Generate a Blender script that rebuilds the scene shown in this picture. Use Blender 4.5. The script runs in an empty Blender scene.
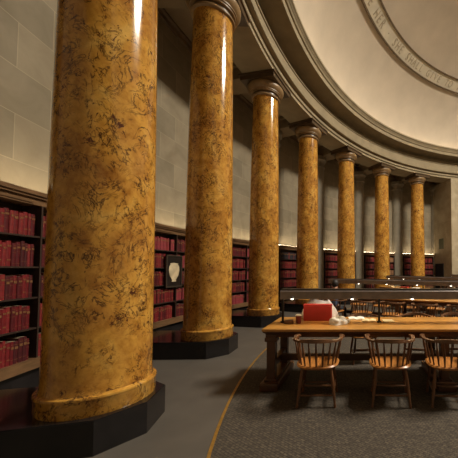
import bpy, bmesh, math, random
from mathutils import Vector, Matrix
random.seed(7)
C = bpy.context.scene.collection
PI = math.pi
D = 0.8125                       # column diameter
EYE = 1.92 * D                   # eye height
CX, CY = 11.114 * D, 7.037 * D   # centre of the rotunda
R = 14.578 * D
T0 = 3.394
STEP = 2 * PI / 28
def Z(h): return EYE + h * D     # heights measured from the eye in column diameters
def ang(pos): return T0 - (pos - 1) * STEP
def ringpt(r, pos, z=0.0):
    a = ang(pos); return Vector((CX + r * math.cos(a), CY + r * math.sin(a), z))

# ------------------------------------------------------------------ materials
def nt(name):
    m = bpy.data.materials.new(name); m.use_nodes = True
    n = m.node_tree.nodes; l = m.node_tree.links
    return m, n, l, n['Principled BSDF']
def mat(name, col, rough=.6, metal=0.0, var=.25, scale=8.0, bump=0.0, bscale=None, spec=.5, stretch=None, coat=0.0):
    m, n, l, b = nt(name)
    b.inputs['Roughness'].default_value = rough; b.inputs['Metallic'].default_value = metal
    b.inputs['Specular IOR Level'].default_value = spec
    b.inputs['Coat Weight'].default_value = coat
    tc = n.new('ShaderNodeTexCoord'); mp = n.new('ShaderNodeMapping')
    l.new(tc.outputs['Object'], mp.inputs['Vector'])
    if stretch: mp.inputs['Scale'].default_value = stretch
    no = n.new('ShaderNodeTexNoise'); no.inputs['Scale'].default_value = scale; no.inputs['Detail'].default_value = 5
    l.new(mp.outputs['Vector'], no.inputs['Vector'])
    cr = n.new('ShaderNodeValToRGB')
    cr.color_ramp.elements[0].position = .3; cr.color_ramp.elements[1].position = .7
    cr.color_ramp.elements[0].color = (*[c * (1 - var) for c in col], 1)
    cr.color_ramp.elements[1].color = (*[min(1, c * (1 + var)) for c in col], 1)
    l.new(no.outputs['Fac'], cr.inputs['Fac']); l.new(cr.outputs['Color'], b.inputs['Base Color'])
    if bump:
        n2 = n.new('ShaderNodeTexNoise'); n2.inputs['Scale'].default_value = bscale or scale * 3; n2.inputs['Detail'].default_value = 4
        l.new(mp.outputs['Vector'], n2.inputs['Vector'])
        bp = n.new('ShaderNodeBump'); bp.inputs['Strength'].default_value = bump; bp.inputs['Distance'].default_value = .02
        l.new(n2.outputs['Fac'], bp.inputs['Height']); l.new(bp.outputs['Normal'], b.inputs['Normal'])
    return m
def emit(name, col, s):
    m, n, l, b = nt(name)
    b.inputs['Base Color'].default_value = (*col, 1)
    b.inputs['Emission Color'].default_value = (*col, 1); b.inputs['Emission Strength'].default_value = s
    return m

def scagliola():
    m, n, l, b = nt('yellow_scagliola')
    tc = n.new('ShaderNodeTexCoord')
    oi = n.new('ShaderNodeObjectInfo')
    sc = n.new('ShaderNodeVectorMath'); sc.operation = 'MULTIPLY_ADD'
    l.new(tc.outputs['Object'], sc.inputs[0]); sc.inputs[1].default_value = (1, 1, .8)
    mul = n.new('ShaderNodeMath'); mul.operation = 'MULTIPLY'; mul.inputs[1].default_value = 40
    l.new(oi.outputs['Random'], mul.inputs[0])
    l.new(mul.outputs[0], sc.inputs[2])
    def noise(scale, detail=6, dist=0.0, rough=.6):
        k = n.new('ShaderNodeTexNoise'); k.inputs['Scale'].default_value = scale; k.inputs['Detail'].default_value = detail
        k.inputs['Distortion'].default_value = dist; k.inputs['Roughness'].default_value = rough
        l.new(sc.outputs[0], k.inputs['Vector']); return k
    def ramp(src, stops):
        r = n.new('ShaderNodeValToRGB'); e = r.color_ramp.elements
        e[0].position, e[0].color = stops[0][0], (*stops[0][1], 1); e[1].position, e[1].color = stops[-1][0], (*stops[-1][1], 1)
        for p, c in stops[1:-1]:
            q = e.new(p); q.color = (*c, 1)
        l.new(src, r.inputs['Fac']); return r
    def mix(f, a, c, mode='MIX'):
        k = n.new('ShaderNodeMix'); k.data_type = 'RGBA'; k.blend_type = mode
        l.new(f, k.inputs['Factor']); l.new(a, k.inputs['A']); l.new(c, k.inputs['B']); return k
    base = ramp(noise(3.2, 8, .6).outputs['Fac'], [(.3, (.22, .075, .014)), (.44, (.43, .18, .025)), (.56, (.60, .30, .045)), (.72, (.74, .46, .12))])
    pale = ramp(noise(14, 6, .4).outputs['Fac'], [(.35, (.25, .10, .016)), (.6, (.62, .34, .075))])
    k = n.new('ShaderNodeMix'); k.data_type = 'RGBA'; k.inputs['Factor'].default_value = .38
    l.new(base.outputs['Color'], k.inputs['A']); l.new(pale.outputs['Color'], k.inputs['B'])
    # veins: thin bands where a distorted noise crosses its middle
    def vein(scale, width, dist, off=.5):
        a = noise(scale, 7, dist, .62)
        s = n.new('ShaderNodeMath'); s.operation = 'SUBTRACT'; s.inputs[1].default_value = off; l.new(a.outputs['Fac'], s.inputs[0])
        ab = n.new('ShaderNodeMath'); ab.operation = 'ABSOLUTE'; l.new(s.outputs[0], ab.inputs[0])
        return ramp(ab.outputs[0], [(0, (1, 1, 1)), (width, (0, 0, 0))])
    v1 = vein(5.0, .030, 1.6); v2 = vein(9.0, .026, 1.2, .47)
    patch = ramp(noise(2.6, 4, .8).outputs['Fac'], [(.42, (.12, .12, .12)), (.54, (1, 1, 1))])
    patch2 = ramp(noise(5.5, 4, .5).outputs['Fac'], [(.47, (0, 0, 0)), (.6, (1, 1, 1))])
    blots = ramp(noise(22, 5, 1.0).outputs['Fac'], [(.55, (0, 0, 0)), (.64, (1, 1, 1))])
    def mulc(a, c):
        q = n.new('ShaderNodeMix'); q.data_type = 'RGBA'; q.blend_type = 'MULTIPLY'; q.inputs['Factor'].default_value = 1
        l.new(a, q.inputs['A']); l.new(c, q.inputs['B']); return q
    def col(c):
        q = n.new('ShaderNodeRGB'); q.outputs[0].default_value = (*c, 1); return q.outputs[0]
    out = mix(mulc(v1.outputs['Color'], patch.outputs['Color']).outputs['Result'], k.outputs['Result'], col((.035, .010, .007)))
    out = mix(mulc(v2.outputs['Color'], patch2.outputs['Color']).outputs['Result'], out.outputs['Result'], col((.045, .014, .008)))
    out = mix(mulc(blots.outputs['Color'], patch2.outputs['Color']).outputs['Result'], out.outputs['Result'], col((.085, .024, .010)))
    l.new(out.outputs['Result'], b.inputs['Base Color'])
    b.inputs['Roughness'].default_value = .13
    b.inputs['Specular IOR Level'].default_value = .5
    return m

def ashlar(name, c1, c2, mortar, bw, bh, rough=.8):
    m, n, l, b = nt(name)
    tc = n.new('ShaderNodeTexCoord')
    br = n.new('ShaderNodeTexBrick'); l.new(tc.outputs['UV'], br.inputs['Vector'])
    br.inputs['Scale'].default_value = 1; br.inputs['Brick Width'].default_value = bw; br.inputs['Row Height'].default_value = bh
    br.inputs['Mortar Size'].default_value = .006; br.inputs['Mortar Smooth'].default_value = .3
    br.inputs['Color1'].default_value = (*c1, 1); br.inputs['Color2'].default_value = (*c2, 1); br.inputs['Mortar'].default_value = (*mortar, 1)
    no = n.new('ShaderNodeTexNoise'); no.inputs['Scale'].default_value = 2.2; no.inputs['Detail'].default_value = 8; no.inputs['Distortion'].default_value = .6
    l.new(tc.outputs['Object'], no.inputs['Vector'])
    cr = n.new('ShaderNodeValToRGB'); cr.color_ramp.elements[0].position = .3; cr.color_ramp.elements[1].position = .7
    cr.color_ramp.elements[0].color = (.72, .70, .66, 1); cr.color_ramp.elements[1].color = (1, 1, 1, 1)
    l.new(no.outputs['Fac'], cr.inputs['Fac'])
    k = n.new('ShaderNodeMix'); k.data_type = 'RGBA'; k.blend_type = 'MULTIPLY'; k.inputs['Factor'].default_value = 1
    l.new(br.outputs['Color'], k.inputs['A']); l.new(cr.outputs['Color'], k.inputs['B'])
    l.new(k.outputs['Result'], b.inputs['Base Color']); b.inputs['Roughness'].default_value = rough
    bp = n.new('ShaderNodeBump'); bp.inputs['Strength'].default_value = .3; bp.inputs['Distance'].default_value = .01
    inv = n.new('ShaderNodeMath'); inv.operation = 'SUBTRACT'; inv.inputs[0].default_value = 1; l.new(br.outputs['Fac'], inv.inputs[1])
    l.new(inv.outputs[0], bp.inputs['Height']); l.new(bp.outputs['Normal'], b.inputs['Normal'])
    return m

M = dict(
    marble=scagliola(),
    stone=mat('carved_stone', (.28, .222, .135), .75, var=.14, scale=2.5, bump=.15),
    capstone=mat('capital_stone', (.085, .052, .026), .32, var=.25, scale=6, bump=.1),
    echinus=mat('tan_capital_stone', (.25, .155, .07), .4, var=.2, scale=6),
    plaster=mat('dome_plaster', (.60, .508, .395), .9, var=.06, scale=1.3, bump=.12, bscale=5),
    band=mat('inscription_stone', (.62, .55, .42), .85, var=.10, scale=3.0, bump=.15),
    moulding=mat('brown_moulding_and_shadow_line', (.13, .085, .045), .7, var=.25, scale=5),  # wall-top moulding colour; along the dome band its brown paints shadow lines
    letter=mat('incised_letter', (.40, .33, .23), .8, var=.2, scale=10),
    soffit=mat('soffit_plaster', (.24, .175, .10), .85, var=.12, scale=2),
    wall=ashlar('ashlar_wall', (.315, .26, .175), (.24, .20, .135), (.385, .325, .22), .95, .585),
    pier=ashlar('ashlar_pier', (.45, .37, .25), (.39, .32, .21), (.50, .42, .30), 1.3, .75),
    pilaster=mat('grey_pilaster_stone', (.26, .225, .165), .7, var=.12, scale=3, bump=.1),
    black=mat('black_marble', (.012, .010, .010), .16, var=.5, scale=4, spec=.5),
    lino=mat('grey_linoleum', (.092, .080, .067), .55, var=.10, scale=3, spec=.35),
    brown=mat('brown_linoleum', (.062, .048, .037), .6, var=.18, scale=2.5, spec=.35),
    brass=mat('brass_strip', (.42, .24, .05), .4, .6, var=.2, scale=20),
    oak=mat('oak_shelving', (.16, .085, .037), .5, var=.3, scale=5, stretch=(1, 1, 6)),
    darkoak=mat('dark_shelf_wood', (.035, .017, .010), .6, var=.3, scale=5),
    tabletop=mat('polished_table_wood', (.44, .205, .042), .33, var=.22, scale=5, stretch=(.6, 7, 7), coat=.2),
    tablewood=mat('table_dark_wood', (.075, .030, .012), .4, var=.3, scale=5, stretch=(1, 5, 1)),
    chairwood=mat('chair_wood', (.12, .048, .018), .35, var=.3, scale=9, stretch=(1, 1, .4)),
    seatwood=mat('chair_seat_wood', (.42, .165, .038), .35, var=.3, scale=6, stretch=(6, 1, 1)),
    metal=mat('bronze_lamp_metal', (.23, .195, .185), .42, .15, var=.15, scale=10),
    darkmetal=mat('dark_lamp_metal', (.02, .015, .013), .4, .4, var=.2, scale=10),
    red=mat('red_cardboard', (.34, .016, .011), .5, var=.08, scale=12),
    bag=mat('pale_plastic_bag', (.55, .50, .47), .45, var=.25, scale=9, bump=.3),
    paper=mat('white_paper', (.86, .83, .76), .8, var=.04, scale=9),
    cream=mat('cream_paper', (.66, .52, .30), .8, var=.08, scale=9),
    cup=mat('dark_red_cup', (.20, .025, .02), .45, var=.2, scale=20),
    gilt=mat('gilt_lettering', (.24, .12, .05), .5, .3, var=.3, scale=30),
    pages=mat('book_pages', (.35, .28, .18), .9, var=.15, scale=40),
    picdark=mat('picture_backing', (.02, .016, .014), .3, var=.3, scale=6),
    picpale=mat('picture_pale_urn', (.62, .50, .32), .6, var=.25, scale=5),
    frame=mat('picture_frame', (.05, .038, .028), .4, var=.2, scale=10),
    skin=mat('skin', (.50, .27, .18), .6, var=.08, scale=12),
    hair=mat('dark_hair', (.015, .010, .008), .6, var=.4, scale=40, stretch=(1, 1, .2)),
    jacket=mat('blue_grey_jacket', (.055, .085, .15), .8, var=.2, scale=14, bump=.2),
    trousers=mat('dark_trousers', (.02, .02, .025), .8, var=.2, scale=14),
    panel=mat('green_door_panel', (.07, .07, .03), .6, var=.2, scale=5),
    void=mat('unlit_doorway', (.01, .008, .006), .9, var=.2, scale=3),
    skylight=emit('frosted_skylight', (1, .92, .77), 168),
    cove=emit('added_dome_glow', (1, .80, .52), 5),
    uplight=emit('shelf_uplight', (1, .82, .54), 21),
    tube=emit('fluorescent_tube', (1, .78, .44), 19),
    bulb=emit('small_bulb', (1, .88, .68), 9),
)
def carpet_mat():
    m, n, l, b = nt('woven_carpet')
    tc = n.new('ShaderNodeTexCoord'); mp = n.new('ShaderNodeMapping'); mp.inputs['Rotation'].default_value = (0, 0, .6)
    l.new(tc.outputs['Object'], mp.inputs['Vector'])
    br = n.new('ShaderNodeTexBrick'); l.new(mp.outputs[0], br.inputs['Vector'])
    br.inputs['Scale'].default_value = 18; br.inputs['Brick Width'].default_value = .9; br.inputs['Row Height'].default_value = .45
    br.inputs['Mortar Size'].default_value = .06
    br.inputs['Color1'].default_value = (.090, .070, .049, 1); br.inputs['Color2'].default_value = (.056, .043, .030, 1); br.inputs['Mortar'].default_value = (.034, .026, .018, 1)
    no = n.new('ShaderNodeTexNoise'); no.inputs['Scale'].default_value = 30; no.inputs['Detail'].default_value = 6; l.new(tc.outputs['Object'], no.inputs['Vector'])
    cr = n.new('ShaderNodeValToRGB'); cr.color_ramp.elements[0].position = .35; cr.color_ramp.elements[1].position = .65
    cr.color_ramp.elements[0].color = (.6, .6, .6, 1); cr.color_ramp.elements[1].color = (1.25, 1.25, 1.25, 1)
    l.new(no.outputs['Fac'], cr.inputs['Fac'])
    k = n.new('ShaderNodeMix'); k.data_type = 'RGBA'; k.blend_type = 'MULTIPLY'; k.inputs['Factor'].default_value = 1
    l.new(br.outputs['Color'], k.inputs['A']); l.new(cr.outputs['Color'], k.inputs['B']); l.new(k.outputs['Result'], b.inputs['Base Color'])
    b.inputs['Roughness'].default_value = .95
    bp = n.new('ShaderNodeBump'); bp.inputs['Strength'].default_value = .5; bp.inputs['Distance'].default_value = .006
    l.new(no.outputs['Fac'], bp.inputs['Height']); l.new(bp.outputs['Normal'], b.inputs['Normal'])
    return m
M['carpet'] = carpet_mat()

# ------------------------------------------------------------------ mesh helpers
def link(name, bm, mats, parent=None, smooth=False, loc=None, rz=0.0):
    me = bpy.data.meshes.new(name)
    bmesh.ops.recalc_face_normals(bm, faces=bm.faces[:])
    bm.to_mesh(me); bm.free()
    if not isinstance(mats, (list, tuple)): mats = [mats]
    for k in mats: me.materials.append(k)
    if smooth:
        for p in me.polygons: p.use_smooth = True
        me.set_sharp_from_angle(angle=math.radians(38))
    o = bpy.data.objects.new(name, me); C.objects.link(o)
    if loc is not None: o.location = loc
    o.rotation_euler.z = rz
    if parent: o.parent = parent
    return o
def thing(name, label, cat, loc=(0, 0, 0), rz=0.0, group=None):
    o = bpy.data.objects.new(name, None); C.objects.link(o); o.location = loc; o.rotation_euler.z = rz
    o.empty_display_size = .1
    o['label'] = label; o['category'] = cat
    if group: o['group'] = group
    return o
def tag(o, label, cat, group=None):
    o['label'] = label; o['category'] = cat
    if group: o['group'] = group
    return o
def struct(o, label=None):
    o['kind'] = 'structure'
    if label: o['label'] = label
    return o
def box(bm, c, s, mi=0, bevel=0.0, mtx=None):
    v = bmesh.ops.create_cube(bm, size=1)['verts']
    for q in v: q.co = Vector((q.co.x * s[0] + c[0], q.co.y * s[1] + c[1], q.co.z * s[2] + c[2]))
    fs = {f for q in v for f in q.link_faces}
    for f in fs: f.material_index = mi
    if bevel:
        es = list({e for q in v for e in q.link_edges})
        r = bmesh.ops.bevel(bm, geom=es, offset=bevel, segments=2, affect='EDGES', profile=.6)
        v = list({q for f in r['faces'] for q in f.verts} | {q for q in v if q.is_valid})
        for f in r['faces']: f.material_index = mi
    if mtx: bmesh.ops.transform(bm, matrix=mtx, verts=[q for q in v if q.is_valid])
    return v
def tube(bm, pts, radii, n=8, mi=0, closed_caps=True):
    """swept tube through points with a radius at each"""
    pts = [Vector(p) for p in pts]
    if not isinstance(radii, (list, tuple)): radii = [radii] * len(pts)
    rings = []
    up = None
    for i, p in enumerate(pts):
        t = (pts[min(i + 1, len(pts) - 1)] - pts[max(i - 1, 0)]).normalized()
        if up is None: up = t.orthogonal().normalized()
        up = (up - t * up.dot(t)).normalized(); w = t.cross(up)
        rings.append([bm.verts.new(p + (up * math.cos(2 * PI * k / n) + w * math.sin(2 * PI * k / n)) * radii[i]) for k in range(n)])
    for a, b in zip(rings, rings[1:]):
        for k in range(n):
            f = bm.faces.new((a[k], a[(k + 1) % n], b[(k + 1) % n], b[k])); f.material_index = mi
    if closed_caps:
        for r in (rings[0], rings[-1]):
            f = bm.faces.new(r); f.material_index = mi
def lathe(bm, prof, n=48, c=(0, 0), a0=0.0, a1=2 * PI, mi=0, uv=False, closed=False):
    """profile of (r, z); a closed turn, or a sector from a0 to a1"""
    full = abs(abs(a1 - a0) - 2 * PI) < 1e-6
    m = n if full else n + 1
    rows = []
    for k in range(m):
        a = a0 + (a1 - a0) * k / n
        rows.append([bm.verts.new((c[0] + r * math.cos(a), c[1] + r * math.sin(a), z)) for r, z in prof])
    L = bm.loops.layers.uv.verify() if uv else None
    np_ = len(prof)
    for k in range(n):
        A, B = rows[k], rows[(k + 1) % m]
        for j in range(np_ if closed else np_ - 1):
            j2 = (j + 1) % np_
            f = bm.faces.new((A[j], B[j], B[j2], A[j2])); f.material_index = mi
            if uv:
                rr = max(prof[j][0], prof[j2][0])
                us = [(k, j), (k + 1, j), (k + 1, j2), (k, j2)]
                for lp, (kk, jj) in zip(f.loops, us):
                    lp[L].uv = ((a0 + (a1 - a0) * kk / n) * rr, prof[jj][1])
    if closed and not full:
        bm.faces.new(rows[0]); bm.faces.new(list(reversed(rows[-1])))
def arcblock(bm, r0, r1, p0, p1, z0, z1, n=10, mi=0, uv=False):
    lathe(bm, [(r0, z0), (r1, z0), (r1, z1), (r0, z1)], n, (CX, CY), ang(p0), ang(p1), mi, uv=uv, closed=True)
def clone(o, parent=None):
    c = o.copy(); C.objects.link(c)
    if parent: c.parent = parent
    for ch in list(o.children): clone(ch, c)
    return c

# ------------------------------------------------------------------ setting
RW = 16.6 * D
bm = bmesh.new(); lathe(bm, [(13.285 * D, 0), (RW + .3, 0)], 224, (CX, CY)); struct(link('floor', bm, M['lino']), 'grey aisle floor between columns and curved brass strip')
bm = bmesh.new(); lathe(bm, [(.001, 0), (13.25 * D, 0)], 224, (CX, CY)); struct(link('floor', bm, M['carpet']), 'woven brown carpet inside the brass strip')
bm = bmesh.new(); lathe(bm, [(13.25 * D, -.01), (13.25 * D, .003), (13.285 * D, .003), (13.285 * D, -.01)], 224, (CX, CY)); struct(link('trim_1', bm, M['brass']), 'thin brass strip curving across the floor')
ZC = Z(7.24)     # ambulatory ceiling
bm = bmesh.new(); lathe(bm, [(RW, 0), (RW, ZC + .1)], 224, (CX, CY), uv=True)
wall = struct(link('wall_left', bm, M['wall'], smooth=True), 'curved pale ashlar wall behind the columns')
# low pale course right above the bookcases, and moulding at wall top
bm = bmesh.new(); lathe(bm, [(RW, ZC - .16), (RW - .05, ZC - .15), (RW - .07, ZC - .07), (RW - .13, ZC - .04), (RW - .13, ZC), (RW, ZC)], 224, (CX, CY)); link('cornice_moulding', bm, M['moulding'], wall, True)
for i in range(1, 9):
    bm = bmesh.new()
    c = ringpt(16.55 * D, i - .10)
    prof = [(.46 * D, .0), (.46 * D, .25), (.43 * D, .32), (.42 * D, Z(6.0)), (.48 * D, Z(6.03)), (.48 * D, Z(6.1)), (.44 * D, Z(6.12)), (.44 * D, Z(6.3)), (.54 * D, Z(6.45)), (.56 * D, Z(6.46)), (.56 * D, Z(6.66))]
    lathe(bm, prof, 32)
    o = link('pilaster', bm, M['pilaster'], wall, True, loc=(c.x, c.y, 0))
# entablature: soffit band, architrave, frieze, cornice
prof = [(15.15, 7.24), (15.15, 6.66), (14.03, 6.66), (14.03, 6.77), (14.10, 6.78), (14.10, 6.805), (13.99, 6.82), (13.98, 6.94), (14.06, 6.95), (14.06, 6.975), (13.88, 6.985), (13.84, 7.0), (13.83, 7.05), (14.06, 7.06), (14.06, 7.10), (13.98, 7.12), (13.98, 7.60), (13.94, 7.61), (13.93, 7.64), (14.22, 7.66), (14.22, 7.80), (14.14, 7.83), (14.10, 7.86), (14.10, 7.89), (14.24, 7.91), (14.24, 8.06), (14.1, 8.12), (13.42, 8.10), (13.41, 8.05), (13.36, 8.05), (13.35, 8.24),
        (13.30, 8.255), (13.33, 8.27), (13.31, 8.33), (13.24, 8.42), (13.19, 8.45), (13.19, 8.53), (13.24, 8.53), (13.26, 8.38), (13.52, 8.36)]
bm = bmesh.new(); lathe(bm, [(r * D, Z(h)) for r, h in prof], 280, (CX, CY))
struct(link('trim_2', bm, M['stone'], smooth=True), 'curved stone entablature and cornice over the columns')
# ambulatory ceiling with beams
bm = bmesh.new(); lathe(bm, [(15.0 * D, ZC), (RW + .05, ZC)], 224, (CX, CY))
amb = struct(link('ceiling', bm, M['soffit']), 'flat brown ceiling between columns and wall')
for i in range(1, 9):
    bm = bmesh.new()
    a = ang(i); n_ = Vector((math.cos(a), math.sin(a), 0))
    w = .40 * D
    r0, r1 = 15.1 * D, 16.6 * D
    box(bm, ((r0 + r1) / 2, 0, (Z(6.70) + ZC) / 2), (r1 - r0, 2 * w, ZC - Z(6.70)))
    box(bm, ((r0 + r1) / 2, 0, ZC - .06), (r1 - r0, 2 * w + .14, .12), bevel=.02)
    link('beam', bm, M['soffit'], amb, loc=(CX, CY, 0), rz=a)
# dome
def domept(t): return (13.5 * D * math.cos(t), Z(8.32 + 6.4 * math.sin(t)))
tmax = math.acos(2.3 / 13.5)
def rt(r): return math.acos(r / 13.5)
tA, tB = rt(11.79), rt(11.18)
prof = []
for k in range(13): prof.append(domept(tA * k / 12))
for k in range(0, 2): prof.append(domept(tA + (tB - tA) * (k)))
for k in range(1, 26): prof.append(domept(tB + (tmax - tB) * k / 25))
bm = bmesh.new(); lathe(bm, [(13.52 * D, Z(8.30))] + prof, 224, (CX, CY))
dome = struct(link('ceiling', bm, M['plaster'], smooth=True), 'pale plaster dome')
def domenorm(t):   # inward unit normal in (r, z)
    p, q = domept(t - 1e-3), domept(t + 1e-3); d = Vector((q[0] - p[0], q[1] - p[1])).normalized()
    return Vector((-d.y, d.x)) if (-d.y) < 0 else Vector((d.y, -d.x))
def strip(t0, t1, lift, name, m, seg=3):
    pr = []
    for k in range(seg + 1):
        t = t0 + (t1 - t0) * k / seg; nn = domenorm(t); p = domept(t); pr.append((p[0] + nn.x * lift, p[1] + nn.y * lift))
    a, b = domept(t0), domept(t1)
    bm = bmesh.new(); lathe(bm, [a] + pr + [b], 224, (CX, CY)); return link(name, bm, m, dome, True)
dt = tB - tA
strip(tA + dt * .10, tB - dt * .08, .06, 'inscription_band', M['band'])
strip(tA + dt * .0, tA + dt * .11, .08, 'lower_shadow_moulding', M['moulding'])  # shadow line under the band, put in as brown colour
strip(tB - dt * .09, tB + dt * .01, .09, 'upper_shadow_moulding', M['moulding'])  # shadow line above the band, brown colour as well
# incised words on the band, one letter at a time around the ring
bmL = bmesh.new()
words = "EMBRACE HER \u00b7 SHE SHALL GIVE TO THINE HEAD"
k0 = words.index('E HER')
tm = (tA + tB) / 2 + dt * .0
pm = domept(tm); nm = domenorm(tm)
for k, ch in enumerate(words):
    if ch == ' ': continue
    a = math.radians(155.6 - 1.62 * (k - k0))
    cu = bpy.data.curves.new('letter', 'FONT'); cu.body = ch; cu.size = .45; cu.extrude = .012; cu.align_x = 'CENTER'; cu.offset = .0; cu.resolution_u = 3
    to = bpy.data.objects.new('letter', cu); C.objects.link(to)
    dg = bpy.context.evaluated_depsgraph_get(); dg.update()
    me = bpy.data.meshes.new_from_object(to.evaluated_get(dg))
    rad = Vector((math.cos(a), math.sin(a), 0))
    inw = Vector((rad.x * nm.x, rad.y * nm.x, nm.y)).normalized()       # toward the room
    up = Vector((rad.x * -nm.y, rad.y * -nm.y, nm.x)).normalized()
    if up.z < 0: up = -up
    rgt = up.cross(inw)
    org = Vector((CX, CY, 0)) + rad * pm[0] + Vector((0, 0, pm[1])) + inw * .062 - up * .15
    me.transform(Matrix(((rgt.x * .72, up.x, inw.x, org.x), (rgt.y * .72, up.y, inw.y, org.y), (rgt.z * .72, up.z, inw.z, org.z), (0, 0, 0, 1))))
    bmL.from_mesh(me)
    bpy.data.objects.remove(to); bpy.data.meshes.remove(me); bpy.data.curves.remove(cu)
link('inscription', bmL, M['letter'], dome)
# skylight at the crown
pt = domept(tmax)
bm = bmesh.new(); lathe(bm, [(.001, pt[1] + .25), (pt[0] + .02, pt[1] + .25)], 64, (CX, CY)); sky = struct(link('window_1', bm, M['skylight']), 'round frosted skylight at the crown of the dome')
bm = bmesh.new(); lathe(bm, [(pt[0], pt[1] - .03), (pt[0] + .02, pt[1] + .27)], 64, (CX, CY)); link('window_frame', bm, M['stone'], sky)
# glowing ring added unseen behind the cornice lip to brighten the dome
bm = bmesh.new(); lathe(bm, [(13.30 * D, Z(8.40)), (13.42 * D, Z(8.40))], 224, (CX, CY)); struct(link('trim_3', bm, M['cove']), 'unseen glowing ring added behind the cornice lip to brighten the dome')

# pier with doorway on the right
p0, p1 = 7.80, 9.4
bm = bmesh.new()
arcblock(bm, 14.0 * D, 16.62 * D, p0, p1, 0, Z(6.68), 8, uv=True)
L = bm.loops.layers.uv.verify()
for f in bm.faces:
    if len(f.verts) == 4 and abs(f.normal.z) < .5:
        pass
for f in bm.faces:
    zs = [v.co.z for v in f.verts]
    if max(zs) - min(zs) > 1:
        for lp in f.loops:
            v = lp.vert.co; lp[L].uv = (math.hypot(v.x - CX, v.y - CY) + math.atan2(v.y - CY, v.x - CX) * 14 * D, v.z)
pier = struct(link('wall_right', bm, M['pier']), 'pale stone pier at the right end of the colonnade')
aa = ang(p0)
def on_side(name, r0, r1, z0, z1, m, depth, par):
    bm = bmesh.new(); box(bm, ((r0 + r1) / 2, 0, (z0 + z1) / 2), (r1 - r0, depth * 2, z1 - z0), bevel=.01)
    return link(name, bm, m, par, loc=(CX, CY, 0), rz=aa)
dr = struct(on_side('door_1', 15.0 * D, 16.1 * D, .0, Z(.42), M['void'], .04, None), 'dark doorway low in the side of the right pier')
on_side('door_frame', 14.93 * D, 15.0 * D, 0, Z(.5), M['pilaster'], .06, dr); on_side('door_frame', 14.93 * D, 16.17 * D, Z(.42), Z(.52), M['pilaster'], .06, dr)
on_side('niche_panel', 15.0 * D, 15.55 * D, Z(1.55), Z(2.35), M['panel'], .03, pier)

# ------------------------------------------------------------------ columns
H0 = Z(-1.559); HN = Z(6.004)
def make_column():
    t = thing('marble_column', '', 'column', group='yellow marble columns of the colonnade')
    # shaft
    prof = [(.538, 0), (.545, .02), (.545, .165), (.552, .175), (.556, .19), (.550, .205), (.535, .212), (.522, .215), (.516, .225)]
    bm = bmesh.new(); lathe(bm, [(r * D, H0 + z * D) for r, z in prof], 80); link('base', bm, M['marble'], t, True)
    pr = [(.516 * D, H0 + .224 * D), (.508 * D, H0 + .27 * D), (.503 * D, H0 + .38 * D)]
    for k in range(1, 25):
        u = k / 24; pr.append(((.503 - .073 * u ** 1.7) * D, H0 + .38 * D + (HN - H0 - .38 * D) * u))
    bm = bmesh.new(); lathe(bm, pr, 80); link('shaft', bm, M['marble'], t, True)
    # capital
    cp = [(.44, 6.16), (.50, 6.17), (.505, 6.20), (.53, 6.21), (.53, 6.235), (.575, 6.27), (.615, 6.34), (.62, 6.40), (.59, 6.455)]
    bm = bmesh.new(); lathe(bm, [(r * D, Z(h)) for r, h in cp], 64); cap = link('capital', bm, M['echinus'], t, True)
    cp = [(.455, 6.075), (.44, 6.08), (.44, 6.162)]
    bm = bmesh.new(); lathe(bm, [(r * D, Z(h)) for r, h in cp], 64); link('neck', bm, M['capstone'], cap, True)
    cp = [(.43, 5.995), (.455, 6.0), (.485, 6.02), (.49, 6.045), (.475, 6.07), (.44, 6.08)]
    bm = bmesh.new(); lathe(bm, [(r * D, Z(h)) for r, h in cp], 64); link('astragal', bm, M['echinus'], cap, True)
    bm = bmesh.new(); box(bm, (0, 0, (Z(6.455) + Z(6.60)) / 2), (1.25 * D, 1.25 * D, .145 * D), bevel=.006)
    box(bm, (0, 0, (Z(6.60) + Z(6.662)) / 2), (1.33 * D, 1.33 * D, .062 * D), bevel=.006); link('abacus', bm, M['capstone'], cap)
    # plinth: chamfered black marble block running back to the wall  (local +X = outward)
    a, c = .60 * D, .34 * D
    pts = [(-a, -a + c), (-a + c, -a), (1.78 * D, -a), (1.78 * D, a), (-a + c, a), (-a, a - c)]
    bm = bmesh.new(); h = H0
    lo = [bm.verts.new((x, y, 0)) for x, y in pts]; hi = [bm.verts.new((x, y, h)) for x, y in pts]
    bm.faces.new(hi); bm.faces.new(lo[::-1])
    for k in range(6): bm.faces.new((lo[k], lo[(k + 1) % 6], hi[(k + 1) % 6], hi[k]))
    bmesh.ops.bevel(bm, geom=[e for e in bm.edges if all(v.co.z > h - .01 for v in e.verts)], offset=.008, segments=2, affect='EDGES')
    link('plinth', bm, M['black'], t)
    return t
col0 = make_column()
clab = ['nearest and largest yellow marble column on a black plinth, left foreground',
        'second yellow marble column from the left, whole black chamfered plinth visible',
        'third yellow marble column from the left, just left of the near table',
        'fourth yellow marble column from the left, rising behind the red box',
        'fifth yellow marble column from the left, behind the lamp bars',
        'sixth yellow marble column from the left, second last of the row',
        'last and smallest yellow marble column, nearest to the stone pier']
for i in range(1, 8):
    o = col0 if i == 1 else clone(col0)
    c = ringpt(R, i) + Vector(((-.09 * D, .06 * D, 0), (0, 0, 0), (-.04 * D, 0, 0), (-.03 * D, 0, 0))[i - 1] if i < 5 else (0, 0, 0)); o.location = (c.x, c.y, 0); o.rotation_euler.z = ang(i); o['label'] = clab[i - 1]

# ------------------------------------------------------------------ bookcases
ZT = Z(1.185); ZB = Z(-1.52); RF = 16.27 * D; RBK = 16.57 * D
PITCH = .47 * D; SH0 = ZB + .15 * D
bplace = ['left of the nearest column, at the left edge', 'between the nearest and second columns, behind the framed picture', 'seen between the second and third columns',
          'seen between the third and fourth columns', 'seen between the fourth and fifth columns', 'seen between the fifth and sixth columns', 'seen between the sixth and last columns']
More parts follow.
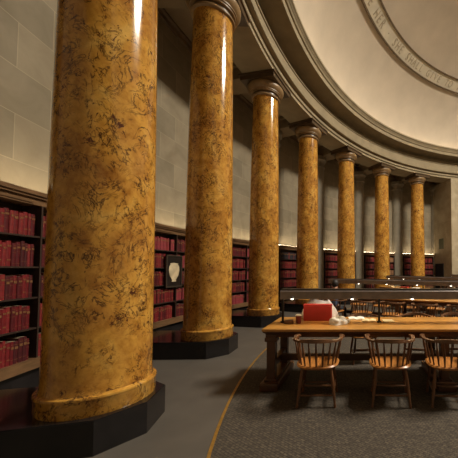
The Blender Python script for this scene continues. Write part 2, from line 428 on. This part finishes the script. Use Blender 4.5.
# which bay shows in which gap between the columns
def px(P):
    z = P.y * math.cos(.034) + (P.z - EYE) * math.sin(.034); return 355.57 + 280.68 * P.x / z
edges = {}
for b in range(1, 8):
    q0, q1 = b + .02, b + .78
    t = thing('bookcase', 'tall wooden bookcase of red volumes ' + bplace[b - 1], 'bookcase', group='bookcases along the curved wall')
    def P(name, bm, m, par=t, **k): return link(name, bm, m, par, **k)
    bm = bmesh.new(); arcblock(bm, RF - .05, RBK, q0, q1, ZT - .05, ZT); arcblock(bm, RF - .03, RBK, q0, q1, ZT - .08, ZT - .05); arcblock(bm, RF, RBK, q0, q1, ZT - .20 * D, ZT - .08)
    co = P('cornice', bm, M['oak'])
    for s in range(2):
        a, c = q0 + (q1 - q0) * (s + .12) / 2, q0 + (q1 - q0) * (s + .88) / 2
        bm = bmesh.new(); arcblock(bm, RF - .012, RF + .01, a, c, ZT - .175 * D, ZT - .165 * D, 4); arcblock(bm, RF - .012, RF + .01, a, c, ZT - .115 * D, ZT - .105 * D, 4)
        P('frieze_panel', bm, M['oak'], co)
    bm = bmesh.new(); arcblock(bm, RBK - .02, RBK, q0, q1, ZB, ZT - .01); P('back_panel', bm, M['darkoak'])
    bm = bmesh.new(); arcblock(bm, RF - .03, RBK, q0, q1, ZB, SH0); P('bottom_rail', bm, M['oak'])
    bm = bmesh.new(); arcblock(bm, RF + .04, RBK, q0, q1, 0, ZB); P('base', bm, M['black'])
    for s in range(3):
        w = .04 if s in (0, 2) else .022
        dp = w / RF / STEP
        a = q0 + (q1 - q0 - dp) * s / 2
        bm = bmesh.new(); arcblock(bm, RF, RBK - .02, a, a + dp, SH0, ZT - .20 * D, 1); P('side_panel' if s in (0, 2) else 'divider', bm, M['darkoak'])
    for k in range(1, 5):
        bm = bmesh.new(); arcblock(bm, RF + .01, RBK - .02, q0 + .002, q1 - .002, SH0 + k * PITCH - .02, SH0 + k * PITCH); P('shelf', bm, M['darkoak'])
    bm = bmesh.new(); arcblock(bm, RF + .03, RF + .10, q0, q1, ZT + .002, ZT + .012); P('light_strip', bm, M['uplight'])

# books: a handful of volumes copied along the shelves
bc = [(.14, .008, .012), (.095, .006, .010), (.18, .011, .014), (.07, .008, .011), (.22, .018, .020)]
bmats = [mat('red_leather_%d' % k, c, .5, var=.25, scale=14) for k, c in enumerate(bc)]
M_dark = mat('black_book_cloth', (.025, .022, .028), .6, var=.3, scale=14)
M_blue = mat('blue_book_cloth', (.035, .04, .11), .6, var=.3, scale=14)
M_tan = mat('tan_book_leather', (.33, .17, .085), .55, var=.25, scale=14)
M_pink = mat('faded_red_book_cloth', (.28, .035, .045), .6, var=.2, scale=14)
def book_mesh(m, gilt, w=.05, h=.275, d=.19):
    # local: spine at -X, thickness along Y, standing on Z=0
    bm = bmesh.new()
    n = 5; out = []
    for k in range(n + 1):
        a = -PI / 2 + PI * k / n
        out.append((-.010 * math.cos(a), w / 2 * math.sin(a)))
    pts = out + [(d, w / 2), (d, -w / 2)]
    lo = [bm.verts.new((x, y, 0)) for x, y in pts]; hi = [bm.verts.new((x, y, h)) for x, y in pts]
    f = bm.faces.new(lo[::-1]); f = bm.faces.new(hi); f.material_index = 0
    for k in range(len(pts)):
        bm.faces.new((lo[k], lo[(k + 1) % len(pts)], hi[(k + 1) % len(pts)], hi[k]))
    box(bm, (d / 2 + .004, 0, h / 2), (d - .02, w - .010, h + .0015), 1)
    for zz, hh in gilt:
        box(bm, (-.005, 0, h * zz), (.014, w * .72, hh), 2)
    bmesh.ops.recalc_face_normals(bm, faces=bm.faces[:])
    me = bpy.data.meshes.new('book'); bm.to_mesh(me); bm.free()
    for q in (m, M['pages'], M['gilt']): me.materials.append(q)
    return me
G = [[(.86, .004), (.72, .03), (.2, .004)], [(.9, .003), (.78, .022), (.6, .003), (.12, .003)], [(.8, .018), (.25, .012)]]
reds = [book_mesh(m, G[k % 3]) for k, m in enumerate(bmats)]
others = {'black': book_mesh(M_dark, G[0]), 'blue': book_mesh(M_blue, G[1]), 'tan': book_mesh(M_tan, G[2]), 'pink': book_mesh(M_pink, G[1])}
rown = ['bottom', 'second lowest', 'middle', 'second highest', 'top']
gaps = [(-2, 50), (152, 187), (230, 250), (278, 298), (319, 339), (354, 376), (388, 412), (422, 434)]
cands = []
PIC = (2.275, 2.44)
for b in range(1, 8):
    q0, q1 = b + .02, b + .78
    for row in range(5):
        for s in range(2):
            a = q0 + (q1 - q0) * s / 2 + .018; e = q0 + (q1 - q0) * (s + 1) / 2 - .013
            kind = 'red'
            if b == 4 and row == 4 and s == 0: kind = 'black'
            if b == 4 and row == 1 and s == 1: kind = 'blue'
            if b == 4 and row in (2, 3) and s == 1: kind = 'tan'
            if b in (2, 3) and random.random() < .35: kind = 'pink'
            if b == 6 and random.random() < .5: kind = 'tan' if s == 1 else 'red'
            hb = random.uniform(.265, .295)
            while True:
                w = random.uniform(.036, .062); dp = w / (RF + .03) / STEP
                if a + dp > e: break
                if random.random() > .035:
                    me = random.choice(reds) if kind == 'red' or random.random() < .08 else others[kind]
                    h = hb + random.uniform(-.018, .018)
                    p = a + dp / 2
                    pos = ringpt(RF + .032 + random.uniform(0, .012), p, SH0 + row * PITCH)
                    hidden = b == 2 and PIC[0] - .01 < p < PIC[1] + .01 and row in (2, 3)
                    x = px(pos)
                    seen = pos.y > .3 and any(g0 <= x <= g1 for g0, g1 in gaps) and not hidden
                    if b == 3 and False: seen = True
                    cands.append((seen, math.hypot(pos.x, pos.y), b, row, s, kind, me, w, h, pos, p, me in reds))
                a += dp + .0006 / STEP / RF
            
cands.sort(key=lambda c: (not c[0], c[1]))
NB = min(296, sum(c[0] for c in cands))
near = ['leftmost bookcase', 'bookcase left of second column'] + ['bookcase right of %s column' % q for q in ('second', 'third', 'fourth', 'fifth', 'sixth')]
kn = {'red': 'dark red', 'pink': 'faded red', 'black': 'black', 'blue': 'blue', 'tan': 'tan'}
secn = ['left', 'right']
for c in cands[:NB]:
    seen, d, b, row, s, kind, me, w, h, pos, p, isred = c
    o = bpy.data.objects.new('book', me); C.objects.link(o)
    o.location = pos; o.rotation_euler.z = ang(p) ; o.scale = (1, w / .0505, h / .275)
    k2 = 'dark red' if isred else {id(others[q]): kn[q] for q in others}[id(me)]
    o['label'] = '%s book, %s shelf, %s section, %s' % (k2, rown[row], secn[s], near[b - 1])
    o['category'] = 'book'; o['group'] = '%s books, %s shelf, %s section, %s' % (k2, rown[row], secn[s], near[b - 1])
bm = bmesh.new(); allm = []
for c in cands[NB:]:
    seen, d, b, row, s, kind, me, w, h, pos, p, isred = c
    tmp = bmesh.new(); tmp.from_mesh(me)
    mx = Matrix.Translation(pos) @ Matrix.Rotation(ang(p), 4, 'Z') @ Matrix.Diagonal((1, w / .0505, h / .275, 1))
    bmesh.ops.transform(tmp, matrix=mx, verts=tmp.verts[:])
    ids = []
    for q in me.materials:
        if q not in allm: allm.append(q)
        ids.append(allm.index(q))
    for f in tmp.faces: f.material_index = ids[f.material_index]
    t2 = bpy.data.meshes.new('t'); tmp.to_mesh(t2); tmp.free(); bm.from_mesh(t2); bpy.data.meshes.remove(t2)
o = link('distant_books', bm, allm); o['kind'] = 'stuff'; tag(o, 'rows of small distant red books on the farther bookcase shelves', 'books')

# framed picture on bookcase 2
pp = (PIC[0] + PIC[1]) / 2; wd = (PIC[1] - PIC[0]) * STEP * RF; z0, z1 = Z(-.49), Z(.37)
t = thing('framed_picture', 'framed dark picture of a pale urn hung on the bookcase shelves', 'picture', ringpt(RF - .03, pp), ang(pp))
bm = bmesh.new()
for y in (-wd / 2, wd / 2): box(bm, (0, y, (z0 + z1) / 2), (.035, .03, z1 - z0 + .03), bevel=.004)
for z in (z0, z1): box(bm, (0, 0, z), (.035, wd, .03), bevel=.004)
link('frame', bm, M['frame'], t)
bm = bmesh.new(); box(bm, (.004, 0, (z0 + z1) / 2), (.012, wd, z1 - z0)); link('backing', bm, M['picdark'], t)
bm = bmesh.new(); zc = (z0 + z1) / 2 - .02
lathe(bm, [(.002, -.22), (.08, -.215), (.06, -.18), (.14, -.08), (.172, .04), (.16, .13), (.12, .17), (.13, .20), (.002, .21)], 24)
for v in bm.verts: v.co = Vector((v.co.x * .10, v.co.y, v.co.z))
link('painted_urn', bm, M['picpale'], t, True, loc=(-.006, 0, zc))

# ------------------------------------------------------------------ reading tables
TL = 4.75; TW = .92; TH = Z(0) * 0 + .79
def make_table():
    t = thing('reading_table', '', 'table', group='long reading tables with lamp bars')
    bm = bmesh.new(); box(bm, (TL / 2, 0, TH - .0175), (TL, TW, .035), bevel=.010); link('tabletop', bm, M['tabletop'], t)
    # moulded under-edge and apron
    bm = bmesh.new()
    pr = [(.012, -.035), (.014, -.05), (.035, -.062), (.045, -.08), (.07, -.085), (.085, -.12)]
    rings = []
    for i, z in pr + [(.12, -.12), (.12, -.036)]:
        rings.append([bm.verts.new((x, y, TH + z)) for x, y in ((i, -TW / 2 + i), (TL - i, -TW / 2 + i), (TL - i, TW / 2 - i), (i, TW / 2 - i))])
    for a, b in zip(rings, rings[1:]):
        for k in range(4): bm.faces.new((a[k], a[(k + 1) % 4], b[(k + 1) % 4], b[k]))
    link('apron', bm, M['tablewood'], t)
    for x in (.10, TL / 2, TL - .10):
        for y in (-.33, .33):
            bm = bmesh.new(); box(bm, (x, y, (.10 + TH - .036) / 2), (.11, .11, TH - .036 - .10), bevel=.008)
            box(bm, (x, y, TH - .15), (.16, .15, .06), bevel=.015); link('leg', bm, M['tablewood'], t)
        bm = bmesh.new(); box(bm, (x, 0, .05), (.24, .94, .10), bevel=.018); box(bm, (x, 0, .115), (.16, .80, .03), bevel=.008); link('foot', bm, M['tablewood'], t)
        bm = bmesh.new(); box(bm, (x, 0, TH - .085), (.14, .78, .09), bevel=.01); link('cross_rail', bm, M['tablewood'], t)
    bm = bmesh.new(); box(bm, (TL / 2, 0, .30), (TL - .25, .06, .09), bevel=.008)
    link('stretcher', bm, M['tablewood'], t)
    for x in (.10, TL / 2, TL - .1):
        bm = bmesh.new(); box(bm, (x, 0, .30), (.08, .60, .09), bevel=.008); link('cross_stretcher', bm, M['tablewood'], t)
    # lamp bar
    bm = bmesh.new()
    y0 = .0; zt, zb = 1.265, 1.135
    pts = [(-.11, zb), (-.105, zt - .02), (-.085, zt), (.085, zt), (.105, zt - .02), (.11, zb), (.10, zb), (.09, zt - .03), (-.09, zt - .03), (-.10, zb)]
    A = [bm.verts.new((.14, y, z)) for y, z in pts]; B = [bm.verts.new((TL - .10, y, z)) for y, z in pts]
    bm.faces.new(A); bm.faces.new(B[::-1])
    for k in range(len(pts)): bm.faces.new((A[k], A[(k + 1) % len(pts)], B[(k + 1) % len(pts)], B[k]))
    bar = link('lamp_bar', bm, M['metal'], t)
    bm = bmesh.new(); box(bm, (TL / 2 + .02, 0, zt + .004), (TL - .24, .19, .012), bevel=.003); link('bar_cap', bm, M['darkmetal'], bar)
    for x in (.155, 1.545, 2.97, TL - .12):
        bm = bmesh.new(); tube(bm, [(x, 0, TH), (x, 0, TH + .02), (x, 0, TH + .021), (x, 0, zt - .03)], [.035, .035, .017, .017], 12); link('lamp_post', bm, M['darkmetal'], t, True)
    for k in range(5):
        x = .315 + .842 * k
        bm = bmesh.new(); lathe(bm, [(.002, .030), (.016, .026), (.030, .004), (.032, -.002)], 16); link('lamp_shade', bm, M['frame'], bar, True, loc=(x, -.118, zb + .012))
        bm = bmesh.new(); bmesh.ops.create_uvsphere(bm, u_segments=12, v_segments=8, radius=.020)
        for v in bm.verts: v.co.z *= .7
        link('bulb', bm, M['bulb'], bar, True, loc=(x, -.125, zb + .008))
    for k in range(4):
        bm = bmesh.new(); x = .22 + k * 1.09; tube(bm, [(x, .03, zb + .04), (x + 1.02, .03, zb + .04)], .014, 10); link('lamp_tube', bm, M['tube'], bar, True)
    return t
T1 = Vector((-1.205, 4.08, 0))
table0 = make_table()
tlab = ['nearest long wooden reading table with dark lamp bar, red box standing on it', 'second long reading table, right behind the nearest one',
        'third long reading table, beyond the second lamp bar', 'farthest long reading table, at the right edge by the stone pier']
TM = []
for k in range(4):
    rot = Matrix.Translation((CX, CY, 0)) @ Matrix.Rotation(-k * 2 * STEP, 4, 'Z') @ Matrix.Translation((-CX, -CY, 0)) @ Matrix.Translation(T1)
    TM.append(rot)
    o = table0 if k == 0 else clone(table0)
    o.location = rot.translation; o.rotation_euler.z = -k * 2 * STEP; o['label'] = tlab[k]

# ------------------------------------------------------------------ chairs
def rail_pt(a, z=0.0, k=1.0):
    """half-round rail plan, a from 0 (right arm end) to PI (left); back of chair toward -Y"""
    x = .275 * k * math.cos(a); y = -.24 * k * math.sin(a) ** .9 if 0 <= a <= PI else 0
    return Vector((x, y + .0, z))
def make_chair():
    t = thing('spindle_chair', '', 'chair', group='wooden spindle-back armchairs')
    SH = .455
    # saddle seat
    bm = bmesh.new(); n = 32; top = []; bot = []; mid = []
    for k in range(n):
        a = 2 * PI * k / n; ca, sa = math.cos(a), math.sin(a)
        e = .62
        x = .25 * math.copysign(abs(ca) ** e, ca); y = .215 * math.copysign(abs(sa) ** e, sa)
        x *= 1 + .05 * (y / .215)
        top.append(bm.verts.new((x * .93, y * .93, SH - .002))); mid.append(bm.verts.new((x, y, SH - .016))); bot.append(bm.verts.new((x * .90, y * .90, SH - .042)))
    inn = [bm.verts.new((v.co.x * .6, v.co.y * .6 - .01, SH - .014)) for v in top]
    for k in range(n):
        j = (k + 1) % n
        bm.faces.new((top[k], top[j], inn[j], inn[k])); bm.faces.new((mid[k], mid[j], top[j], top[k])); bm.faces.new((bot[k], bot[j], mid[j], mid[k]))
    bm.faces.new(inn); bm.faces.new(bot[::-1])
    link('seat', bm, M['seatwood'], t, True)
    RH = .725
    # bent arm rail
    bm = bmesh.new(); P = []
    P.append(Vector((.265, .19, RH - .005))); P.append(Vector((.285, .13, RH)))
    for k in range(13):
        q = rail_pt(PI * k / 12, RH + .012 * math.sin(PI * k / 12)); P.append(q)
    P.append(Vector((-.285, .13, RH))); P.append(Vector((-.265, .19, RH - .005)))
    ra, rb = [], []
    for i, p in enumerate(P):
        tt = (P[min(i + 1, len(P) - 1)] - P[max(i - 1, 0)]).normalized(); nn = Vector((-tt.y, tt.x, 0)).normalized()
        w = .030 if i in (0, len(P) - 1) else (.034 if i in (1, len(P) - 2) else .024)
        ra.append([bm.verts.new(p + nn * dx + Vector((0, 0, dz))) for dx, dz in ((-w, -.008), (-w * .8, .012), (0, .017), (w * .8, .012), (w, -.008), (0, -.014))])
    for a, b in zip(ra, ra[1:]):
        for k in range(6): bm.faces.new((a[k], a[(k + 1) % 6], b[(k + 1) % 6], b[k]))
    bm.faces.new(ra[0]); bm.faces.new(ra[-1][::-1])
    link('arm_rail', bm, M['chairwood'], t, True)
    # raised crest on the back
    bm = bmesh.new(); rr_ = []
    for k in range(11):
        a = PI * (.27 + .46 * k / 10); q = rail_pt(a, RH + .02); u = math.sin(PI * k / 10)
        rad = Vector((q.x, q.y, 0)).normalized()
        hh = .006 + .020 * u ** .6
        rr_.append([bm.verts.new(q + rad * dx + Vector((0, 0, dz))) for dx, dz in ((-.018, 0), (-.012, hh), (.012, hh), (.018, 0))])
    for a, b in zip(rr_, rr_[1:]):
        for k in range(4): bm.faces.new((a[k], a[(k + 1) % 4], b[(k + 1) % 4], b[k]))
    bm.faces.new(rr_[0]); bm.faces.new(rr_[-1][::-1])
    link('crest_rail', bm, M['chairwood'], t, True)
    # spindles
    for k in range(9):
        a = PI * (.10 + .80 * k / 8)
        q = rail_pt(a, RH); b = Vector((q.x * .80, max(-.195, q.y * .86), SH - .005))
        mp_ = b.lerp(q, .45)
        bm = bmesh.new(); tube(bm, [b, b.lerp(q, .15), mp_, b.lerp(q, .8), q], [.009, .010, .016, .009, .008], 8); link('spindle', bm, M['chairwood'], t, True)
    for s in (-1, 1):
        q = Vector((s * .272, .15, RH)); b = Vector((s * .222, .12, SH - .01))
        bm = bmesh.new(); tube(bm, [b, b.lerp(q, .12), b.lerp(q, .3), b.lerp(q, .42), b.lerp(q, .6), b.lerp(q, .85), q], [.012, .013, .019, .012, .018, .011, .012], 10); link('arm_post', bm, M['chairwood'], t, True)
    # legs
    feet = {}
    for sx in (-1, 1):
        for sy in (-1, 1):
            a = Vector((sx * .165, sy * .145, SH - .03)); f = Vector((sx * .215, sy * .205, 0)); feet[sx, sy] = (a, f)
            bm = bmesh.new(); tube(bm, [a, a.lerp(f, .15), a.lerp(f, .35), a.lerp(f, .5), a.lerp(f, .55), a.lerp(f, .6), a.lerp(f, .9), a.lerp(f, .94), f], [.014, .016, .021, .020, .015, .020, .013, .017, .015], 10); link('leg', bm, M['chairwood'], t, True)
    def on(sx, sy, u): a, f = feet[sx, sy]; return a.lerp(f, u)
    for sx in (-1, 1):
        p, q = on(sx, -1, .62), on(sx, 1, .62)
        bm = bmesh.new(); tube(bm, [p, p.lerp(q, .5), q], [.008, .014, .008], 8); link('stretcher', bm, M['chairwood'], t, True)
    p, q = on(-1, -1, .62).lerp(on(-1, 1, .62), .5), on(1, -1, .62).lerp(on(1, 1, .62), .5)
    bm = bmesh.new(); tube(bm, [p, p.lerp(q, .5), q], [.008, .014, .008], 8); link('stretcher', bm, M['chairwood'], t, True)
    for sy, u in ((-1, .70), (1, .70)):
        p, q = on(-1, sy, u), on(1, sy, u)
        bm = bmesh.new(); tube(bm, [p, p.lerp(q, .5), q], [.008, .013, .008], 8); link('stretcher', bm, M['chairwood'], t, True)
    return t
chair0 = make_chair(); used = [False]
def chair(mtx, x, y, rz, label, group):
    o = clone(chair0) if used[0] else chair0; used[0] = True
    p = mtx @ Vector((x, y, 0)); o.location = p; o.rotation_euler.z = rz + mtx.to_euler().z
    o['label'] = label; o['group'] = group; return o
I4 = Matrix.Identity(4)
G1 = 'armchairs on the near side of the nearest table'
chair(I4, -.45, 3.42, math.radians(1), 'wooden spindle-back armchair at the nearest table, leftmost, below the red box', G1)
chair(I4, .415, 3.42, math.radians(-3), 'wooden spindle-back armchair at the nearest table, middle of the front row', G1)
chair(I4, 1.10, 3.40, math.radians(-6), 'wooden spindle-back armchair at the nearest table, cut by the right edge', G1)
G2 = 'armchairs on the far side of the nearest table'
for k, x in enumerate((1.35, 2.15, 3.0)):
    chair(TM[0], x + (.1 if k == 1 else 0), .78 + .04 * k, PI + (.15, -.2, .1)[k], 'dark wooden armchair facing us across the nearest table, %s' % ('behind the pile of papers', 'right of the middle lamp post', 'at the right edge')[k], G2)
spots = [.75, 1.55, 2.35, 3.15, 3.95]
nth = ['first', 'second', 'third', 'fourth', 'fifth']
for ti, tn in ((1, 'second'), (2, 'third'), (3, 'farthest')):
    for side, sn in ((-1, 'near'), (1, 'far')):
        for k, x in enumerate(spots):
            if ti == 3 and (k > 1): continue
            j = random.uniform(-.15, .15)
            chair(TM[ti], x, side * (.70 + random.uniform(0, .12)), (0 if side < 0 else PI) + j,
                  'wooden armchair on the %s side of the %s table, %s from its left end' % (sn, tn, nth[k]), 'armchairs on the %s side of the %s table' % (sn, tn))

# ------------------------------------------------------------------ things on the near table
def tw(px_, y):   # world point on the table at depth y
    return Vector(((px_ - 355.57) / 280.68 * y, y, TH))
p = tw(318.2, 4.235)
t = thing('red_box', 'bright red box standing upright on the near table', 'box', p, .0)
bm = bmesh.new(); box(bm, (0, 0, .112), (.42, .10, .222), bevel=.008); link('body', bm, M['red'], t)
bm = bmesh.new(); box(bm, (0, 0, .2335), (.428, .106, .022), bevel=.005); link('lid', bm, M['red'], t)
# slumped pale carrier bag behind the box
t = thing('carrier_bag', 'pale crumpled plastic carrier bag slumped behind the red box', 'bag', tw(319.5, 4.43), 0)
bm = bmesh.new(); n = 40; rows = []
for j, (z, sx, sy) in enumerate(((0, .25, .10), (.02, .29, .125), (.08, .285, .13), (.15, .25, .115), (.21, .20, .09), (.26, .17, .07), (.285, .15, .05))):
    row = []
    for k in range(n):
        a = 2 * PI * k / n; f = 1 + .05 * math.sin(5 * a + j * .7) + .035 * math.sin(11 * a + j * 1.9)
        row.append(bm.verts.new((sx * f * math.copysign(abs(math.cos(a)) ** .8, math.cos(a)), sy * f * math.sin(a), z + (.012 * math.sin(3 * a + 1) if j > 3 else 0))))
    rows.append(row)
for a, b in zip(rows, rows[1:]):
    for k in range(n): bm.faces.new((a[k], a[(k + 1) % n], b[(k + 1) % n], b[k]))
bm.faces.new(rows[0][::-1])
link('bag_body', bm, M['bag'], t, True)
for s in (-1, 1):
    bm = bmesh.new(); tube(bm, [(.10 * s - .04, .0, .27), (.10 * s - .035, -.02, .30), (.10 * s, -.03, .315), (.10 * s + .035, -.02, .30), (.10 * s + .04, 0, .27)], .012, 8); link('bag_handle', bm, M['bag'], t, True)
# cup
t = thing('paper_cup', 'small dark red cup with pale lid beside the red box', 'cup', tw(299, 4.02), 0)
bm = bmesh.new(); lathe(bm, [(.001, .0), (.033, .0), (.042, .11), (.041, .112), (.001, .112)], 24); link('cup_body', bm, M['cup'], t, True)
bm = bmesh.new(); lathe(bm, [(.001, .127), (.034, .127), (.037, .118), (.045, .116), (.045, .108), (.0425, .107)], 24); link('lid', bm, M['paper'], t, True)
# small tan packet at left
bm = bmesh.new(); box(bm, (0, 0, .025), (.13, .10, .05), bevel=.012); o = link('packet', bm, M['chairwood'], None, loc=tw(289.5, 4.0), rz=.2); tag(o, 'small reddish brown packet left of the cup on the near table', 'packet')
# crumpled white paper
bm = bmesh.new(); bmesh.ops.create_icosphere(bm, subdivisions=4, radius=1)
for v in bm.verts:
    n_ = v.co.copy(); f = 1 + .13 * math.sin(7 * n_.x + 3 * n_.y) + .10 * math.sin(9 * n_.y - 5 * n_.z + 1) + .08 * math.sin(13 * n_.x * n_.y + 4 * n_.z)
    v.co = Vector((n_.x * .13 * f, n_.y * .08 * f, max(-.03, n_.z * .075 * f) + .03))
o = link('crumpled_paper', bm, M['paper'], None, True, loc=tw(339, 3.95), rz=.2); tag(o, 'crumpled bright white paper lying right of the red box', 'paper')
def booklet(px_, y, w, d, h, rz, m, label, name='open_book'):
    t = thing(name, label, 'book', tw(px_, y), rz)
    for s in (-1, 1):
        bm = bmesh.new(); g = 8; rows = []
        for k in range(g + 1):
            u = k / g; x = s * w / 2 * u; z = h * (.35 + .65 * math.sin(min(1, u * 1.8) * PI / 2)) * (1 - .5 * u * u)
            rows.append([bm.verts.new((x, -d / 2, 0)), bm.verts.new((x, d / 2, 0)), bm.verts.new((x, d / 2, z)), bm.verts.new((x, -d / 2, z))])
        for a, b in zip(rows, rows[1:]):
            for k in range(4): bm.faces.new((a[k], a[(k + 1) % 4], b[(k + 1) % 4], b[k]))
        bm.faces.new(rows[0]); bm.faces.new(rows[-1][::-1]); link('page_block', bm, m, t)
booklet(356.5, 4.36, .24, .20, .03, .1, M['paper'], 'white open book on the near table left of the middle lamp post')
booklet(369, 4.22, .20, .20, .02, -.05, M['cream'], 'cream open book on the near table just left of the lamp post', 'open_notebook')
bm = bmesh.new(); box(bm, (0, 0, .006), (.16, .20, .012), bevel=.003); o = link('paper_pad', bm, M['cream'], None, loc=tw(388, 4.16), rz=.1); tag(o, 'cream paper pad on the near table right of the lamp post', 'paper')
# things on the third table
def on_table(k, x, y, name, cat, label, s, m, rz=0.0):
    bm = bmesh.new(); box(bm, (0, 0, s[2] / 2), s, bevel=min(s) * .2)
    p = TM[k] @ Vector((x, y, TH)); o = link(name, bm, m, None, loc=p, rz=rz - k * 2 * STEP); tag(o, label, cat); return o
on_table(2, 1.3, -.2, 'folder', 'folder', 'small red folder lying on the third table', (.34, .24, .05), M['red'], .2)
on_table(2, .55, -.2, 'folder', 'folder', 'small cream folder lying on the third table', (.30, .24, .04), M['cream'], -.1)
on_table(2, 1.9, -.22, 'paper_stack', 'paper', 'white paper stack on the third table right of the red folder', (.30, .24, .04), M['paper'], .1)
on_table(1, 1.5, -.2, 'paper_stack', 'paper', 'white paper stack on the second table', (.30, .22, .03), M['paper'], .1)

# ------------------------------------------------------------------ seated reader at the second table
def skin_mesh(name, verts, edges, radii, m, parent, sub=2, root=0):
    me = bpy.data.meshes.new(name); me.from_pydata(verts, edges, []); o = bpy.data.objects.new(name, me); C.objects.link(o)
    md = o.modifiers.new('s', 'SKIN'); md.use_smooth_shade = True
    for i, r in enumerate(radii):
        d = me.skin_vertices[0].data[i]; d.radius = r if isinstance(r, tuple) else (r, r); d.use_root = i == root
    s = o.modifiers.new('u', 'SUBSURF'); s.levels = sub; s.render_levels = sub
    me2 = bpy.data.meshes.new_from_object(o.evaluated_get(bpy.context.evaluated_depsgraph_get()))
    bpy.data.objects.remove(o)
    me2.materials.clear(); me2.materials.append(m)
    for p in me2.polygons: p.use_smooth = True
    n = bpy.data.objects.new(name, me2); C.objects.link(n)
    if parent: n.parent = parent
    return n
pm_ = TM[1] @ Vector((.70, -.74, 0))
per = thing('person', 'seated person with dark hair in a blue-grey jacket, back to us, at the second table', 'person', pm_, -2 * STEP)
V = [(0, -.02, .54), (0, -.03, .70), (0, -.01, .86), (0, .02, .99), (0, .05, 1.08), (0, .075, 1.15), (0, .085, 1.225),     # 0-6 trunk neck head
     (.17, .02, 1.00), (.235, .06, .84), (.16, .27, .83), (.10, .36, .835),          # 7-10 right arm
     (-.17, .02, 1.00), (-.235, .06, .84), (-.16, .27, .83), (-.10, .36, .835),
     (.10, .02, .50), (.12, .38, .49), (.12, .36, .10), (.12, .47, .05),
     (-.10, .02, .50), (-.12, .38, .49), (-.12, .36, .10), (-.12, .47, .05)]
E_ = [(0, 1), (1, 2), (2, 3), (3, 4), (4, 5), (5, 6), (3, 7), (7, 8), (8, 9), (9, 10), (3, 11), (11, 12), (12, 13), (13, 14), (0, 15), (15, 16), (16, 17), (17, 18), (0, 19), (19, 20), (20, 21), (21, 22)]
Rr = [(.14, .11), (.125, .10), (.14, .10), (.12, .09), (.055, .055), (.07, .075), (.085, .10), .055, .043, .034, .03, .055, .043, .034, .03, .08, .065, .045, .035, .08, .065, .045, .035]
base_v, base_e, base_r = list(V), list(E_), list(Rr)
for s, w in ((1, 10), (-1, 14)):      # fingers and thumb on each hand
    px0 = Vector(V[w])
    base_v.append(tuple(px0 + Vector((-s * .02, .05, 0)))); base_e.append((w, len(base_v) - 1)); base_r.append(.028); palm = len(base_v) - 1
    for k, ln in enumerate((.062, .072, .068, .052)):
        q = Vector(base_v[palm]) + Vector(((k - 1.5) * .021, .035, 0))
        base_v.append(tuple(q)); a = len(base_v) - 1; base_e.append((palm, a)); base_r.append(.0095)
        base_v.append(tuple(q + Vector((0, ln, -.012)))); base_e.append((a, a + 1)); base_r.append(.007)
    base_v.append(tuple(px0 + Vector((-s * .055, .045, -.005)))); base_e.append((w, len(base_v) - 1)); base_r.append(.010)
skin_mesh('body', base_v, base_e, base_r, M['skin'], per)
JV = [V[i] for i in (0, 1, 2, 3, 4, 7, 8, 9, 11, 12, 13)]
JE = [(0, 1), (1, 2), (2, 3), (3, 4), (3, 5), (5, 6), (6, 7), (3, 8), (8, 9), (9, 10)]
skin_mesh('jacket', JV, JE, [(.165, .135), (.155, .13), (.17, .13), (.15, .115), (.07, .07), .075, .06, .048, .075, .06, .048], M['jacket'], per)
TV = [V[i] for i in (0, 15, 16, 17, 19, 20, 21)]
skin_mesh('trousers', TV, [(0, 1), (1, 2), (2, 3), (0, 4), (4, 5), (5, 6)], [(.15, .12), .095, .078, .058, .095, .078, .058], M['trousers'], per)
bm = bmesh.new(); bmesh.ops.create_icosphere(bm, subdivisions=3, radius=1)
for v in bm.verts:
    c = v.co; back = 1.0 if c.y < .35 or c.z > .45 else .78
    v.co = Vector((c.x * .092 * back, c.y * .112 * back, c.z * .125 * back))
link('hair', bm, M['hair'], per, True, loc=(0, .075, 1.235))
per.scale = (1, 1, .94)
bm = bmesh.new(); tube(bm, [(0, .175, 1.235), (0, .195, 1.205), (0, .18, 1.195)], [.006, .012, .008], 8); link('nose', bm, M['skin'], per, True)

# ------------------------------------------------------------------ camera, world, view
w = bpy.data.worlds.new('world'); bpy.context.scene.world = w; w.use_nodes = True
w.node_tree.nodes['Background'].inputs['Color'].default_value = (0, 0, 0, 1)
cam = bpy.data.cameras.new('camera'); co = bpy.data.objects.new('camera', cam); C.objects.link(co)
co.location = (0, 0, EYE); co.rotation_euler = (PI / 2 + .034, 0, 0)
cam.sensor_width = 36; cam.lens = 36 * 280.68 / 458
cam.shift_x = (229 - 355.57) / 458; cam.shift_y = (259.5 - 229) / 458
cam.clip_start = .05; cam.clip_end = 200
sc = bpy.context.scene; sc.camera = co
sc.view_settings.view_transform = 'Standard'; sc.view_settings.look = 'None'; sc.view_settings.gamma = 1; sc.view_settings.exposure = -0.47
